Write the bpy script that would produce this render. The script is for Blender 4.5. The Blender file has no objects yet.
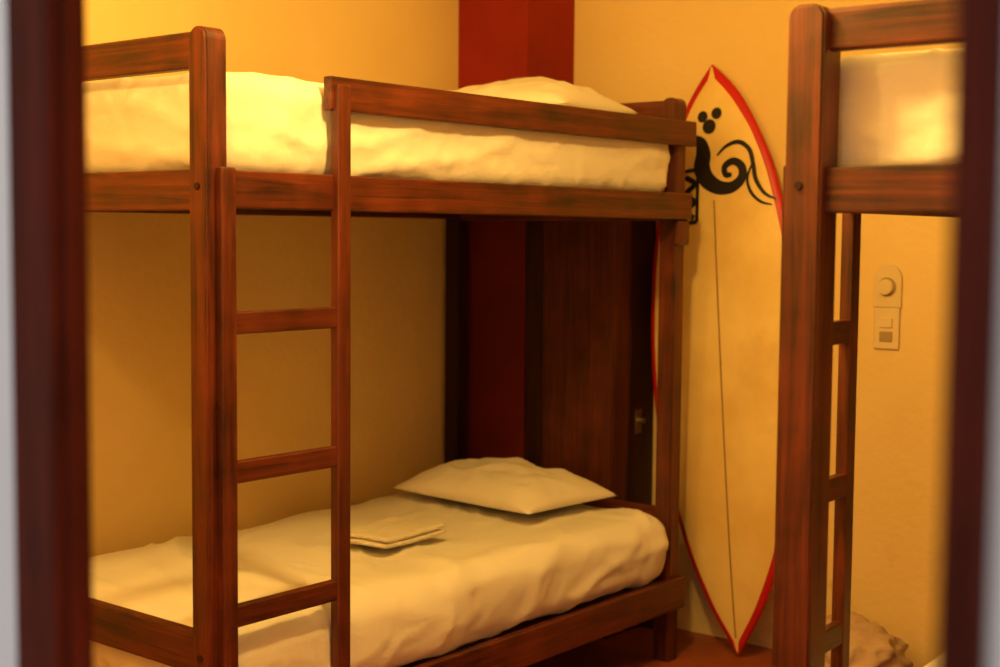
import bpy, bmesh, math, random
from mathutils import Vector, noise, Matrix
random.seed(3)
scene=bpy.context.scene
scene.view_settings.view_transform='Standard'

# ------------------------------------------------------------ materials
def new_mat(name):
    m=bpy.data.materials.new(name); m.use_nodes=True
    return m,m.node_tree.nodes,m.node_tree.links,m.node_tree.nodes['Principled BSDF']
def paint(name,c1,c2,rough=.7,scale=3.0,bump=.1,bscale=60,spec=.3,detail=6,dist=.01,grime=None):
    m,N,L,b=new_mat(name)
    tc=N.new('ShaderNodeTexCoord'); n=N.new('ShaderNodeTexNoise'); n.inputs['Scale'].default_value=scale; n.inputs['Detail'].default_value=detail
    L.new(tc.outputs['Object'],n.inputs['Vector'])
    r=N.new('ShaderNodeValToRGB'); r.color_ramp.elements[0].position=.35; r.color_ramp.elements[1].position=.65
    r.color_ramp.elements[0].color=(*c1,1); r.color_ramp.elements[1].color=(*c2,1)
    L.new(n.outputs['Fac'],r.inputs['Fac'])
    col=r.outputs['Color']
    if grime:
        gn=N.new('ShaderNodeTexNoise'); gn.inputs['Scale'].default_value=grime[1]; gn.inputs['Detail'].default_value=8; gn.inputs['Roughness'].default_value=.65
        L.new(tc.outputs['Object'],gn.inputs['Vector'])
        gr=N.new('ShaderNodeValToRGB'); gr.color_ramp.elements[0].position=grime[2]; gr.color_ramp.elements[1].position=grime[2]+.2
        gr.color_ramp.elements[1].color=(.6,.6,.6,1)
        L.new(gn.outputs['Fac'],gr.inputs['Fac'])
        fac=gr.outputs['Color']
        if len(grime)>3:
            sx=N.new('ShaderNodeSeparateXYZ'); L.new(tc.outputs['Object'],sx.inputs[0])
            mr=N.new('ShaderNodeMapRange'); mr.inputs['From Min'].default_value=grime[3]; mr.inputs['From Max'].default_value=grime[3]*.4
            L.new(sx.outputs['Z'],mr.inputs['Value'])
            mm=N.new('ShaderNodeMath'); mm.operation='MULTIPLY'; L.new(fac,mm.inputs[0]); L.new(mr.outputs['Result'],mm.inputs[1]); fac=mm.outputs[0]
        mx=N.new('ShaderNodeMixRGB'); mx.inputs['Color2'].default_value=(*grime[0],1)
        L.new(fac,mx.inputs['Fac']); L.new(col,mx.inputs['Color1']); col=mx.outputs['Color']
    L.new(col,b.inputs['Base Color'])
    n2=N.new('ShaderNodeTexNoise'); n2.inputs['Scale'].default_value=bscale; n2.inputs['Detail'].default_value=4
    L.new(tc.outputs['Object'],n2.inputs['Vector'])
    bp=N.new('ShaderNodeBump'); bp.inputs['Strength'].default_value=bump; bp.inputs['Distance'].default_value=dist
    L.new(n2.outputs['Fac'],bp.inputs['Height']); L.new(bp.outputs['Normal'],b.inputs['Normal'])
    b.inputs['Roughness'].default_value=rough; b.inputs['Specular IOR Level'].default_value=spec
    return m
def wood(name,axis,dark,light,rough=.40,spec=.5):
    m,N,L,b=new_mat(name)
    tc=N.new('ShaderNodeTexCoord'); mp=N.new('ShaderNodeMapping')
    s=[48,48,48]; s[axis]=2.2; mp.inputs['Scale'].default_value=s
    L.new(tc.outputs['Object'],mp.inputs['Vector'])
    n=N.new('ShaderNodeTexNoise'); n.inputs['Scale'].default_value=1; n.inputs['Detail'].default_value=8; n.inputs['Distortion'].default_value=.9; n.inputs['Roughness'].default_value=.6
    L.new(mp.outputs['Vector'],n.inputs['Vector'])
    n3=N.new('ShaderNodeTexNoise'); n3.inputs['Scale'].default_value=7; n3.inputs['Detail'].default_value=5
    L.new(tc.outputs['Object'],n3.inputs['Vector'])
    ad=N.new('ShaderNodeMath'); ad.operation='MULTIPLY_ADD'; ad.inputs[1].default_value=.62
    mu=N.new('ShaderNodeMath'); mu.operation='MULTIPLY'; mu.inputs[1].default_value=.38
    L.new(n3.outputs['Fac'],mu.inputs[0]); L.new(n.outputs['Fac'],ad.inputs[0]); L.new(mu.outputs[0],ad.inputs[2])
    r=N.new('ShaderNodeValToRGB'); e=r.color_ramp.elements
    e[0].position=.37; e[0].color=(*dark,1); e[1].position=.64; e[1].color=(*light,1)
    L.new(ad.outputs[0],r.inputs['Fac']); L.new(r.outputs['Color'],b.inputs['Base Color'])
    rr=N.new('ShaderNodeMapRange'); rr.inputs['To Min'].default_value=rough-.12; rr.inputs['To Max'].default_value=rough+.2
    L.new(n3.outputs['Fac'],rr.inputs['Value']); L.new(rr.outputs['Result'],b.inputs['Roughness'])
    bp=N.new('ShaderNodeBump'); bp.inputs['Strength'].default_value=.25; bp.inputs['Distance'].default_value=.004
    L.new(n.outputs['Fac'],bp.inputs['Height']); L.new(bp.outputs['Normal'],b.inputs['Normal'])
    b.inputs['Specular IOR Level'].default_value=spec
    return m
WD=(.024,.0045,.002); WL=(.165,.029,.008)
wX=wood('wood_x',0,WD,WL); wY=wood('wood_y',1,WD,WL); wZ=wood('wood_z',2,WD,WL)
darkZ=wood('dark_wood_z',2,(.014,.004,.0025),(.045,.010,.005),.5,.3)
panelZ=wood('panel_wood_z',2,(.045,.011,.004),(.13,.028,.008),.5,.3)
frameZ=wood('frame_wood',2,(.05,.007,.003),(.12,.018,.008),.65,.12)
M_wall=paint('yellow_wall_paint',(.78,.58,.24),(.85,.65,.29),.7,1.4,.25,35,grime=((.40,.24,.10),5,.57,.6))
M_wallW=paint('corridor_wall_paint',(.74,.80,.88),(.80,.85,.92),.8,2,.1,40)
M_ceil=paint('ceiling_paint',(.75,.68,.5),(.8,.72,.55),.8)
M_red=paint('red_pillar_paint',(.23,.016,.008),(.29,.021,.011),.65,3,.15,30,.2)
M_red_shade=paint('red_pillar_shaded',(.115,.012,.006),(.155,.016,.008),.6,3,.15,30,.2)  # pillar red darkened: the dimness under the bunk painted into its colour
M_floor=paint('terracotta_floor',(.24,.055,.022),(.33,.085,.035),.45,8,.15,30)
M_sheet=paint('white_bedsheet',(.83,.79,.69),(.88,.84,.75),.85,3,.35,7,.12,4,.03)
M_sheet2=paint('pillow_case',(.81,.76,.64),(.87,.82,.70),.85,4,.35,7,.12,4,.02)
M_towel=paint('towel_cloth',(.78,.72,.56),(.85,.79,.64),.95,30,.7,160,.1)
M_plast=paint('switch_plastic',(.72,.58,.32),(.76,.62,.36),.35,4,.02,10)
M_plast2=paint('dimmer_plastic_grey',(.35,.25,.12),(.40,.29,.15),.35,4,.02,10)
M_metal,N_,L_,b_=new_mat('metal'); b_.inputs['Metallic'].default_value=1; b_.inputs['Base Color'].default_value=(.45,.38,.3,1); b_.inputs['Roughness'].default_value=.4
M_board=paint('surfboard_cream',(.74,.52,.17),(.88,.68,.27),.42,3.0,.02,10,.35,8,grime=((.62,.39,.13),2.2,.50))
M_bred=paint('surfboard_red_rail',(.46,.007,.007),(.56,.012,.010),.4,4,.0,10,.35)
M_black=paint('black_graphic',(.010,.008,.010),(.016,.012,.014),.45,4,.0,10)
M_line=paint('stringer',(.28,.15,.05),(.33,.18,.06),.5,4,.0,10)
M_bag=paint('bag_cloth',(.50,.34,.22),(.70,.52,.36),.7,7,.3,20)

# ------------------------------------------------------------ helpers
def link(o,parent=None):
    scene.collection.objects.link(o)
    if parent: o.parent=parent
    return o
def empty(name,loc,rz=0):
    e=bpy.data.objects.new(name,None); e.location=loc; e.rotation_euler=(0,0,rz); e.empty_display_size=.1
    return link(e)
def mesh_obj(name,bm,mat,parent=None,smooth=False):
    bmesh.ops.recalc_face_normals(bm,faces=bm.faces)
    me=bpy.data.meshes.new(name); bm.to_mesh(me); bm.free()
    for m in (mat if isinstance(mat,list) else [mat]): me.materials.append(m)
    if smooth:
        for p in me.polygons: p.use_smooth=True
    return link(bpy.data.objects.new(name,me),parent)
def box(name,x0,x1,y0,y1,z0,z1,mat,parent=None,bev=.006,seg=3):
    x0,x1=sorted((x0,x1)); y0,y1=sorted((y0,y1))
    bm=bmesh.new(); bmesh.ops.create_cube(bm,size=1)
    for v in bm.verts:
        v.co=Vector(((x0+x1)/2+v.co.x*(x1-x0),(y0+y1)/2+v.co.y*(y1-y0),(z0+z1)/2+v.co.z*(z1-z0)))
    if bev>0: bmesh.ops.bevel(bm,geom=bm.edges[:],offset=bev,segments=seg,affect='EDGES',profile=.6)
    return mesh_obj(name,bm,mat,parent)
def post(name,x0,x1,y0,y1,z0,z1,mat,parent,r=.028):
    """post with rounded top (rounded in the y-z plane) """
    x0,x1=sorted((x0,x1)); y0,y1=sorted((y0,y1))
    pts=[(y0,z0),(y1,z0)]
    for i in range(7):
        a=i/6*math.pi/2; pts.append((y1-r+r*math.cos(a),z1-r+r*math.sin(a)))
    for i in range(7):
        a=math.pi/2+i/6*math.pi/2; pts.append((y0+r+r*math.cos(a),z1-r+r*math.sin(a)))
    bm=bmesh.new(); vs=[bm.verts.new((x0,p[0],p[1])) for p in pts]
    f=bm.faces.new(vs); ex=bmesh.ops.extrude_face_region(bm,geom=[f])
    for v in ex['geom']:
        if isinstance(v,bmesh.types.BMVert): v.co.x=x1
    es=[e for e in bm.edges if abs(e.verts[0].co.x-e.verts[1].co.x)<1e-6]
    bmesh.ops.bevel(bm,geom=es,offset=.006,segments=3,affect='EDGES')
    return mesh_obj(name,bm,mat,parent)
def cyl(name,loc,axis,r,h,mat,parent=None,seg=24,bev=.0015):
    bm=bmesh.new(); bmesh.ops.create_cone(bm,cap_ends=True,segments=seg,radius1=r,radius2=r,depth=h)
    es=[e for e in bm.edges if len(e.link_faces)==2 and any(len(f.verts)>4 for f in e.link_faces)]
    bmesh.ops.bevel(bm,geom=es,offset=bev,segments=2,affect='EDGES')
    q=Vector((0,0,1)).rotation_difference(Vector(axis)).to_matrix().to_4x4()
    bm.transform(Matrix.Translation(loc)@q)
    return mesh_obj(name,bm,mat,parent)

# ------------------------------------------------------------ room
XR=4.50; YL=3.65; YR=.20; XD=.86; ZC=2.75
box('floor',-2.5,XR+.1,-2.5,YL+.1,-.1,0,M_floor,bev=0)
box('ceiling',XD-.03,XR+.1,YR-.1,YL+.1,ZC,ZC+.1,M_ceil,bev=0)
box('wall_left',XD,XR+.1,YL,YL+.1,0,ZC,M_wall,bev=0)
box('wall_back',XR,XR+.1,YR-.1,YL,0,ZC,M_wall,bev=0)
box('wall_right',XD,XR,YR-.1,YR,0,ZC,M_wall,bev=0)
JL=1.256; JR=.322; DT=2.1; FL=.075; FR=.027
wf=empty('wall_front',(0,0,0))
for nm,y0,y1,z0,z1 in (('left_part',JL+FL,YL+.1,0,ZC),('right_part',-2.5,JR-FR,0,ZC),('above_door',JR-FR,JL+FL,DT+.04,ZC)):
    box(nm+'_outside',.83,.845,y0,y1,z0,z1,M_wallW,wf,bev=0)
    box(nm+'_inside',.845,.86,y0,y1,z0,z1,M_wall,wf,bev=0)
df=empty('door_frame',(0,0,0))
box('jamb_left',.815,.862,JL,JL+FL,0,DT+.04,frameZ,df,bev=.004)
box('stop_left',.83,.845,JL-.006,JL,0,DT,frameZ,df,bev=.002)
box('jamb_right',.815,.862,JR-FR,JR,0,DT+.04,frameZ,df,bev=.004)
box('head',.815,.862,JR,JL,DT,DT+.04,frameZ,df,bev=.004)
rp=empty('red_corner_pillar',(0,0,0))
box('upper',4.20,XR,3.305,YL,1.70,ZC,M_red,rp,bev=.003)
box('lower_shaded',4.20,XR,3.305,YL,0,1.70,M_red_shade,rp,bev=.003)  # same pillar below the bunk, shade put into the colour
# wooden cupboard between pillar and surfboard
cb=empty('wooden_cupboard',(4.205,2.905,0))
D=.285; W=.395; HC=1.85
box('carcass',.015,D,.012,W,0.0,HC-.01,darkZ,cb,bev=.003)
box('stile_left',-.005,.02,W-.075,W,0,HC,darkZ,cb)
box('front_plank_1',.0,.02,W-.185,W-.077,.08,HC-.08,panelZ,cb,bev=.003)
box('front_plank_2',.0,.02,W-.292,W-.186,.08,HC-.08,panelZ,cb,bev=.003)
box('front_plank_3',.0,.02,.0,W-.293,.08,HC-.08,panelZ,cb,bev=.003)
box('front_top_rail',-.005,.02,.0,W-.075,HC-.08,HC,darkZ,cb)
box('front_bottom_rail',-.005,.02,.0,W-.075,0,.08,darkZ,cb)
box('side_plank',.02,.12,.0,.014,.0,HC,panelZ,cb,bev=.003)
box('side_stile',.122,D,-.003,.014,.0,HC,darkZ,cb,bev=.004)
box('latch_plate',.16,.20,-.006,-.003,.75,.84,M_metal,cb,bev=.001)
cyl('latch_knob',(.18,-.018,.80),(0,1,0),.011,.024,M_metal,cb)

# ------------------------------------------------------------ bunk beds
def bunk(name,loc,rz,s,Lh,Wd=1.01,lad0=.015,lad1=.388,lady=-.055,hf=.0325,extra=0):
    """local: front-foot post centre at origin, length +x, depth s*y"""
    E=empty(name,loc,rz); h=.0325; Z=1.965
    Y=lambda v:s*v
    post('post_foot_front',-hf,hf,Y(-h),Y(h+extra),0,Z,wZ,E)
    post('post_foot_back',-h,h,Y(Wd-h),Y(Wd+h),0,Z,wZ,E)
    post('post_head_front',Lh-h,Lh+h,Y(-h+.022),Y(h+.022),0,Z,wZ,E)
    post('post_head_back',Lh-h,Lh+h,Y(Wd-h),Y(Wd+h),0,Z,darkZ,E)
    for nm,x in (('foot',0),('head',Lh)):
        box('board_top_'+nm,x-.018,x+.018,Y(h),Y(Wd-h),1.872,1.958,wY,E,bev=.01)
        box('board_upper_'+nm,x-.02,x+.02,Y(h),Y(Wd-h),1.545,1.64,wY,E)
        box('board_lower_'+nm,x-.018,x+.018,Y(h),Y(Wd-h),.44,.54,wY,E)
    box('brace_head_low',Lh-.015,Lh+.015,Y(h),Y(Wd-h),.10,.17,darkZ,E)
    box('rail_upper_front',h-.003,Lh+.036,Y(-.036),Y(-.008),1.55,1.64,wX,E)
    box('rail_upper_back',h,Lh-h,Y(Wd-.02),Y(Wd+.02),1.55,1.64,wX,E)
    box('rail_lower_front',h-.003,Lh+.036,Y(-.036),Y(-.008),.19,.30,wX,E)
    box('rail_lower_back',h,Lh-h,Y(Wd-.02),Y(Wd+.02),.19,.30,wX,E)
    box('corbel_head',Lh-.038,Lh+.036,Y(-.03),Y(.0),1.46,1.55,wZ,E,bev=.014)
    box('guard_board',lad1-.035,Lh+.05,Y(-.040),Y(-.012),1.80,1.885,wX,E)
    box('deck_upper',.02,Lh-.02,Y(.0),Y(Wd-.02),1.60,1.625,wY,E,bev=.002)
    box('deck_lower',.02,Lh-.02,Y(.0),Y(Wd-.02),.27,.29,wY,E,bev=.002)
    for i in range(9):
        x=.12+i*(Lh-.24)/8
        box('slat_%d'%i,x-.03,x+.03,Y(.0),Y(Wd-.02),1.58,1.60,darkZ,E,bev=.002)
    a=lady; b=lady+.04
    box('ladder_rail_left',lad0-.02,lad0+.024,Y(a),Y(b-.005),0,1.645,wZ,E)
    box('ladder_rail_right',lad1-.023,lad1+.023,Y(a),Y(b-.01),0,1.865,wZ,E)
    for i,z in enumerate((.242,.585,.930,1.283)):
        box('ladder_rung_%d'%i,lad0+.02,lad1-.019,Y(a+.004),Y(b-.012),z-.027,z+.026,wX,E)
    cyl('bolt',(0,-h*s-s*.001,.25),(0,1,0),.009,.006,M_metal,E)
    for z in (1.60,.49):
        cyl('bolt_end',(-hf-.001,0,z),(1,0,0),.009,.006,darkZ,E)
    return E
A=bunk('bunk_bed',(2.10,2.59,0),0,1,2.04)
B=bunk('bunk_bed',(2.65,1.345,0),math.radians(3),-1,1.74,Wd=.92,lad1=.335,hf=.045,extra=.015)

# ------------------------------------------------------------ bedding
def ridge(p,seed,k=3.6):
    n=noise.noise(Vector((p[0],p[1],seed)))
    return max(0,1-abs(n)*k)**1.6
def mattress(name,x0,x1,y0,y1,z0,z1,r=.05,amp=.008,cell=.016,seed=0,ang=.6,mat=M_sheet,side=1.0,bulge=.0,parent=None):
    dx,dy,dz=x1-x0,y1-y0,z1-z0
    nx,ny,nz=int(dx/cell),int(dy/cell),max(8,int(dz/cell))
    bm=bmesh.new(); vd={}
    def V(i,j,k):
        key=(i,j,k)
        if key not in vd:
            p=Vector((x0+dx*i/nx,y0+dy*j/ny,z0+dz*k/nz))
            q=Vector((min(max(p.x,x0+r),x1-r),min(max(p.y,y0+r),y1-r),min(max(p.z,z0+r),z1-r)))
            d=p-q
            n=d.normalized() if d.length>1e-9 else Vector((0,0,1))
            p=q+n*r
            c,s=math.cos(ang),math.sin(ang)
            warp=noise.noise(Vector((p.x*1.1,p.y*1.1,seed+3)))*.3
            u=p.x*c+p.y*s; w=-p.x*s+p.y*c+warp
            ft=ridge((u*.8+seed,w*3.0),seed,6)*1.1+ridge((u*1.8+3,w*6),seed+5,6)*.6+noise.noise(Vector((p.x*2.2,p.y*2.2,seed)))*.6
            t=(p.z-z0)/dz
            al=p.x if abs(n.y)>abs(n.x) else p.y
            fs=side*(ridge((al*1.6+t*.5,t*1.6-al*1.2),seed+2,5)*.9+ridge((al*3.5,t*3+al*2),seed+7,6)*.45+ridge((al*7,t*1.5-al*3),seed+12,6)*.25+noise.noise(Vector((al*2,t,seed)))*.5)+bulge*math.sin(t*math.pi)*3
            m=min(1,max(0,(n.z-.1)/.8)); f=ft*m+fs*(1-m)
            p=p+n*(amp*f)
            vd[key]=bm.verts.new(p)
        return vd[key]
    for i in range(nx):
        for j in range(ny):
            for k in (0,nz): bm.faces.new((V(i,j,k),V(i+1,j,k),V(i+1,j+1,k),V(i,j+1,k)))
    for i in range(nx):
        for k in range(nz):
            for j in (0,ny): bm.faces.new((V(i,j,k),V(i+1,j,k),V(i+1,j,k+1),V(i,j,k+1)))
    for j in range(ny):
        for k in range(nz):
            for i in (0,nx): bm.faces.new((V(i,j,k),V(i,j+1,k),V(i,j+1,k+1),V(i,j,k+1)))
    return mesh_obj(name,bm,mat,parent,True)
def pillow(name,cx,cy,z,lx,ly,h,rz,seed,mat=M_sheet2):
    n=48; bm=bmesh.new(); g={}
    def P(u,v,top):
        e=max(0,(1-abs(u)**2.6))*max(0,(1-abs(v)**2.6))
        hh=h*(e**.55)
        x=u*lx/2*(1-.06*(1-abs(v)**2)*abs(u)**2); y=v*ly/2*(1-.05*(1-abs(u)**2)*abs(v)**2)
        wv=noise.noise(Vector((u*2.0,v*2.0,seed)))*.12+noise.noise(Vector((u*4.5,v*4.5,seed+4)))*.08+ridge((u*1.5+v,v*1.5),seed+9)*.06
        zz=(hh*(.80+wv) if top else -hh*.2)
        return Vector((x,y,zz+.2*h))
    for t in (0,1):
        for i in range(n+1):
            for j in range(n+1):
                edge=i in(0,n) or j in(0,n)
                if t and edge: g[t,i,j]=g[0,i,j]; continue
                g[t,i,j]=bm.verts.new(P(2*i/n-1,2*j/n-1,t==1))
        for i in range(n):
            for j in range(n):
                bm.faces.new((g[t,i,j],g[t,i+1,j],g[t,i+1,j+1],g[t,i,j+1]))
    bm.transform(Matrix.Rotation(rz,4,'Z'))
    o=mesh_obj(name,bm,mat,None,True); o.location=(cx,cy,z); return o
mattress('mattress',2.135,4.10,2.585,3.56,.300,.528,r=.055,amp=.013,seed=1.3,ang=.85,bulge=.4)
mattress('mattress',2.135,4.10,2.595,3.56,1.627,1.878,r=.05,amp=.011,seed=4.1,ang=.3,bulge=.2)
def mB(name,z0,z1,seed,amp):
    o=mattress(name,.055,1.68,-.86,-.015,z0,z1,r=.04,amp=amp,seed=seed,ang=.5,side=1.2)
    o.location=(2.65,1.34,0); o.rotation_euler=(0,0,math.radians(3)); return o
mB('mattress',1.627,1.875,7.7,.011); mB('mattress',.292,.43,9.2,.006)
pillow('pillow',3.855,3.12,.549,.475,.67,.125,math.radians(-4),2)
pillow('pillow',3.84,3.06,1.89,.48,.70,.125,math.radians(3),6)
tw=empty('folded_towel',(3.11,2.965,.547),math.radians(2))
def slab(name,lx,ly,z0,z1,seed,parent):
    nx,ny,nk=28,20,10; bm=bmesh.new(); g=[]
    hz=(z1-z0)/2; r=.022
    top={}
    for t in (1,-1):
        for i in range(nx+1):
            for j in range(ny+1):
                u=2*i/nx-1; v=2*j/ny-1
                if t==-1 and (i in (0,nx) or j in (0,ny)): top[t,i,j]=top[1,i,j]; continue
                e=(1-abs(u)**9)*(1-abs(v)**9)
                edge=1+.03*noise.noise(Vector((u*2,v*2,seed)))
                z=(z0+z1)/2+t*hz*e**.5+noise.noise(Vector((u*1.6,v*1.6,seed)))*.008+noise.noise(Vector((u*4,v*4,seed+3)))*.003
                top[t,i,j]=bm.verts.new((u*lx/2*edge,v*ly/2*edge,z))
        for i in range(nx):
            for j in range(ny): bm.faces.new((top[t,i,j],top[t,i+1,j],top[t,i+1,j+1],top[t,i,j+1]))
    return mesh_obj(name,bm,M_towel,parent,True)
slab('layer_1',.30,.215,.004,.024,1,tw); slab('layer_2',.285,.212,.021,.042,1.15,tw)

# ------------------------------------------------------------ surfboard
tail=Vector((4.315,2.415,.012)); nose=Vector((4.462,2.655,2.115))
Lb=(nose-tail).length; a=(nose-tail).normalized()
wv=Vector((0,-1,0)); wv=(wv-a*wv.dot(a)).normalized(); nv=a.cross(wv)
if nv.x>0: nv=-nv
SB=empty('surfboard',tail)
OUT=[(0,0),(.012,.026),(.035,.07),(.07,.122),(.138,.19),(.207,.238),(.35,.293),(.5,.312),(.65,.288),(.81,.205),(.914,.115),(.97,.045),(.99,.017),(1,0)]
def halfw(t):
    t=min(1,max(0,t))
    def m(k):
        p,q=OUT[min(k+1,len(OUT)-1)],OUT[max(k-1,0)]
        return (p[1]-q[1])/(p[0]-q[0])
    for i in range(len(OUT)-1):
        if t<=OUT[i+1][0]:
            x0,y0=OUT[i];x1,y1=OUT[i+1]
            h=x1-x0; u=(t-x0)/h; m0=m(i)*h; m1=m(i+1)*h
            return max(0,(2*u**3-3*u**2+1)*y0+(u**3-2*u**2+u)*m0+(-2*u**3+3*u**2)*y1+(u**3-u**2)*m1)
    return 0
def th(t): return .032*(max(0,1-abs(2*t-1)**2.4))**.6+.004
def surf(t,o,front=True):
    hw=max(halfw(t),1e-4); r=min(1,abs(o)/hw)
    e=math.sqrt(max(0,1-r**3.0))
    return a*(Lb*(1-t))+wv*o+nv*(th(t)*(e if front else -e*.8))
bm=bmesh.new(); nt=110; G={}; NI=16
def cols(hw,t):
    band=min(.027+.020*max(0,1-t/.12),hw*.75)
    L=[-hw,-hw+band*.12,-hw+band*.4,-hw+band]
    inn=hw-band
    return L+[-inn+2*inn*k/NI for k in range(1,NI)]+[-v for v in reversed(L)]
nw=len(cols(.1,.5))-1
for side in (0,1):
    for i in range(nt+1):
        t=.5-.5*math.cos(math.pi*i/nt); hw=halfw(t)
        cs=cols(max(hw,1e-4),t)
        for j in range(nw+1):
            if side and (j in (0,nw) or i in (0,nt)): G[side,i,j]=G[0,i,j]; continue
            if i in (0,nt):
                G[side,i,j]=bm.verts.new(a*(Lb*(1-t))) if j==0 else G[0,i,0]
                continue
            G[side,i,j]=bm.verts.new(surf(t,cs[j],side==0))
    for i in range(nt):
        for j in range(nw):
            vs=[]
            for v in (G[side,i,j],G[side,i+1,j],G[side,i+1,j+1],G[side,i,j+1]):
                if v not in vs: vs.append(v)
            if len(vs)>=3:
                try: f=bm.faces.new(vs)
                except ValueError: continue
                f.material_index=1 if (j<3 or j>=nw-3 or i<5 or i>nt-6) else 0
mesh_obj('board',bm,[M_board,M_bred],SB,True)
def ribbon(name,pts,wds,mat=M_black,off=.003,cols=5,res=8):
    P=[]; Wd=[]; n=len(pts)
    for i in range(n-1):
        p0=Vector(pts[max(i-1,0)]);p1=Vector(pts[i]);p2=Vector(pts[i+1]);p3=Vector(pts[min(i+2,n-1)])
        for k in range(res+(1 if i==n-2 else 0)):
            u=k/res
            P.append(.5*((2*p1)+(-p0+p2)*u+(2*p0-5*p1+4*p2-p3)*u*u+(-p0+3*p1-3*p2+p3)*u**3)); Wd.append(wds[i]*(1-u)+wds[i+1]*u)
    bm=bmesh.new(); rows=[]
    for i,p in enumerate(P):
        d=(P[min(i+1,len(P)-1)]-P[max(i-1,0)]).normalized(); nn=Vector((-d.y,d.x))
        rows.append([bm.verts.new(surf((p+nn*Wd[i]*(c/(cols-1)-.5)).x/Lb,(p+nn*Wd[i]*(c/(cols-1)-.5)).y)+nv*off) for c in range(cols)])
    for r0,r1 in zip(rows,rows[1:]):
        for c in range(cols-1): bm.faces.new((r0[c],r0[c+1],r1[c+1],r1[c]))
    return mesh_obj(name,bm,mat,SB)
def dot(name,s,o,r):
    bm=bmesh.new(); c=bm.verts.new(surf(s/Lb,o)+nv*.003); ring=[]
    for i in range(24):
        an=i/24*2*math.pi; ring.append(bm.verts.new(surf((s+r*math.sin(an))/Lb,o+r*math.cos(an))+nv*.003))
    for i in range(24): bm.faces.new((c,ring[i],ring[(i+1)%24]))
    mesh_obj(name,bm,M_black,SB)
def px(x,y): # artwork design grid -> (distance from nose, offset from centre line)
    return ((y-70)/580*2.12,(x-(712+(y-70)*.0569))/243)
dot('dot_1',*px(706,122),.021); dot('dot_2',*px(720,121),.021); dot('dot_3',*px(713,133),.027)
ribbon('swirl_thick',[px(*p) for p in ((697,140),(705,148),(708,160),(707,173),(713,186),(725,195),(738,196),(747,188),(746,177),(738,171),(730,175),(731,183),(737,184)) ],[.008,.045,.062,.068,.062,.050,.040,.034,.030,.026,.024,.022,.014])
ribbon('swirl_thin',[px(*p) for p in ((722,163),(731,155),(743,153),(753,162),(757,177),(760,192),(768,206),(778,213))],[.006,.012,.016,.016,.016,.016,.012,.006])
ribbon('swirl_thin_inner',[px(*p) for p in ((756,176),(752,190),(756,204),(765,214),(775,218))],[.006,.010,.012,.010,.004])
def decal_box(n,x0,y0,x1,y1,w=.012):
    for k,(p,q) in enumerate((((x0,y0),(x1,y0)),((x1,y0),(x1,y1)),((x1,y1),(x0,y1)),((x0,y1),(x0,y0)))):
        ribbon('decal_%d_%d'%(n,k),[px(*p),px(*q)],[w,w])
decal_box(0,688,174,703,226,.014)
ribbon('decal_zigzag',[px(*p) for p in ((690,180),(700,188),(691,197),(700,206),(691,214),(700,222))],[.02]*6)
ribbon('stringer_line',[(s,0) for s in (.50,.8,1.2,1.6,2.06)],[.006]*5,M_line,off=.001,cols=2)

# ------------------------------------------------------------ wall switch with dimmer
sw=empty('light_switch',(XR,1.975,1.25))
box('plate_lower',-.012,0,-.045,.045,-.133,.008,M_plast,sw,bev=.005)
box('rocker_1',-.018,-.010,-.022,.022,-.06,-.027,M_plast,sw,bev=.003)
box('rocker_2',-.018,-.010,-.022,.022,-.107,-.073,M_plast2,sw,bev=.003)
box('plate_upper',-.014,0,-.050,.050,.008,.115,M_plast,sw,bev=.005)
cyl('plate_top',(-.0065,0,.108),(1,0,0),.048,.013,M_plast,sw,32)
cyl('dial',(-.024,0,.078),(1,0,0),.026,.022,M_plast,sw,32,.003)
cyl('dial_ring',(-.015,0,.078),(1,0,0),.032,.006,M_plast2,sw,32,.001)
def blob(name,c,sx,sy,sz,seed,mat):
    bm=bmesh.new(); bmesh.ops.create_icosphere(bm,subdivisions=5,radius=1)
    for v in bm.verts:
        n=v.co.normalized(); f=1+.22*noise.noise(n*2+Vector((seed,0,0)))+.14*ridge((n.x*3+n.z*2,n.y*3),seed)
        p=n*f; v.co=Vector((p.x*sx,p.y*sy,max(p.z*sz,-sz*.55)+sz*.55))
    o=mesh_obj(name,bm,mat,None,True); o.location=c; return o
blob('crumpled_cloth_bag',(4.28,1.99,0),.15,.20,.14,3,M_bag)

# ------------------------------------------------------------ lights
def point(name,loc,w,col,r):
    l=bpy.data.lights.new(name,'POINT'); l.energy=w; l.color=col; l.shadow_soft_size=r
    o=bpy.data.objects.new(name,l); o.location=loc; return link(o)
point('ceiling_lamp_light',(2.25,1.75,2.45),76,(1,.60,.14),.07)
point('wall_lamp_light',(1.25,2.35,2.3),27,(1,.61,.16),.05)
w=bpy.data.worlds.new('World'); scene.world=w; w.use_nodes=True
w.node_tree.nodes['Background'].inputs[0].default_value=(1,.92,.82,1); w.node_tree.nodes['Background'].inputs[1].default_value=.75

# ------------------------------------------------------------ camera
cam=bpy.data.cameras.new('cam'); co=bpy.data.objects.new('camera',cam); link(co)
R=Matrix.Rotation(math.radians(39.2-90),4,'Z')@Matrix.Rotation(math.radians(90-4.13),4,'X')@Matrix.Rotation(math.radians(.5),4,'Z')
co.rotation_euler=R.to_euler(); co.location=(0,0,1.5)
cam.lens=50.4; cam.sensor_width=36; cam.clip_start=.05
cam.dof.use_dof=True; cam.dof.focus_distance=3.7; cam.dof.aperture_fstop=2.4
scene.camera=co
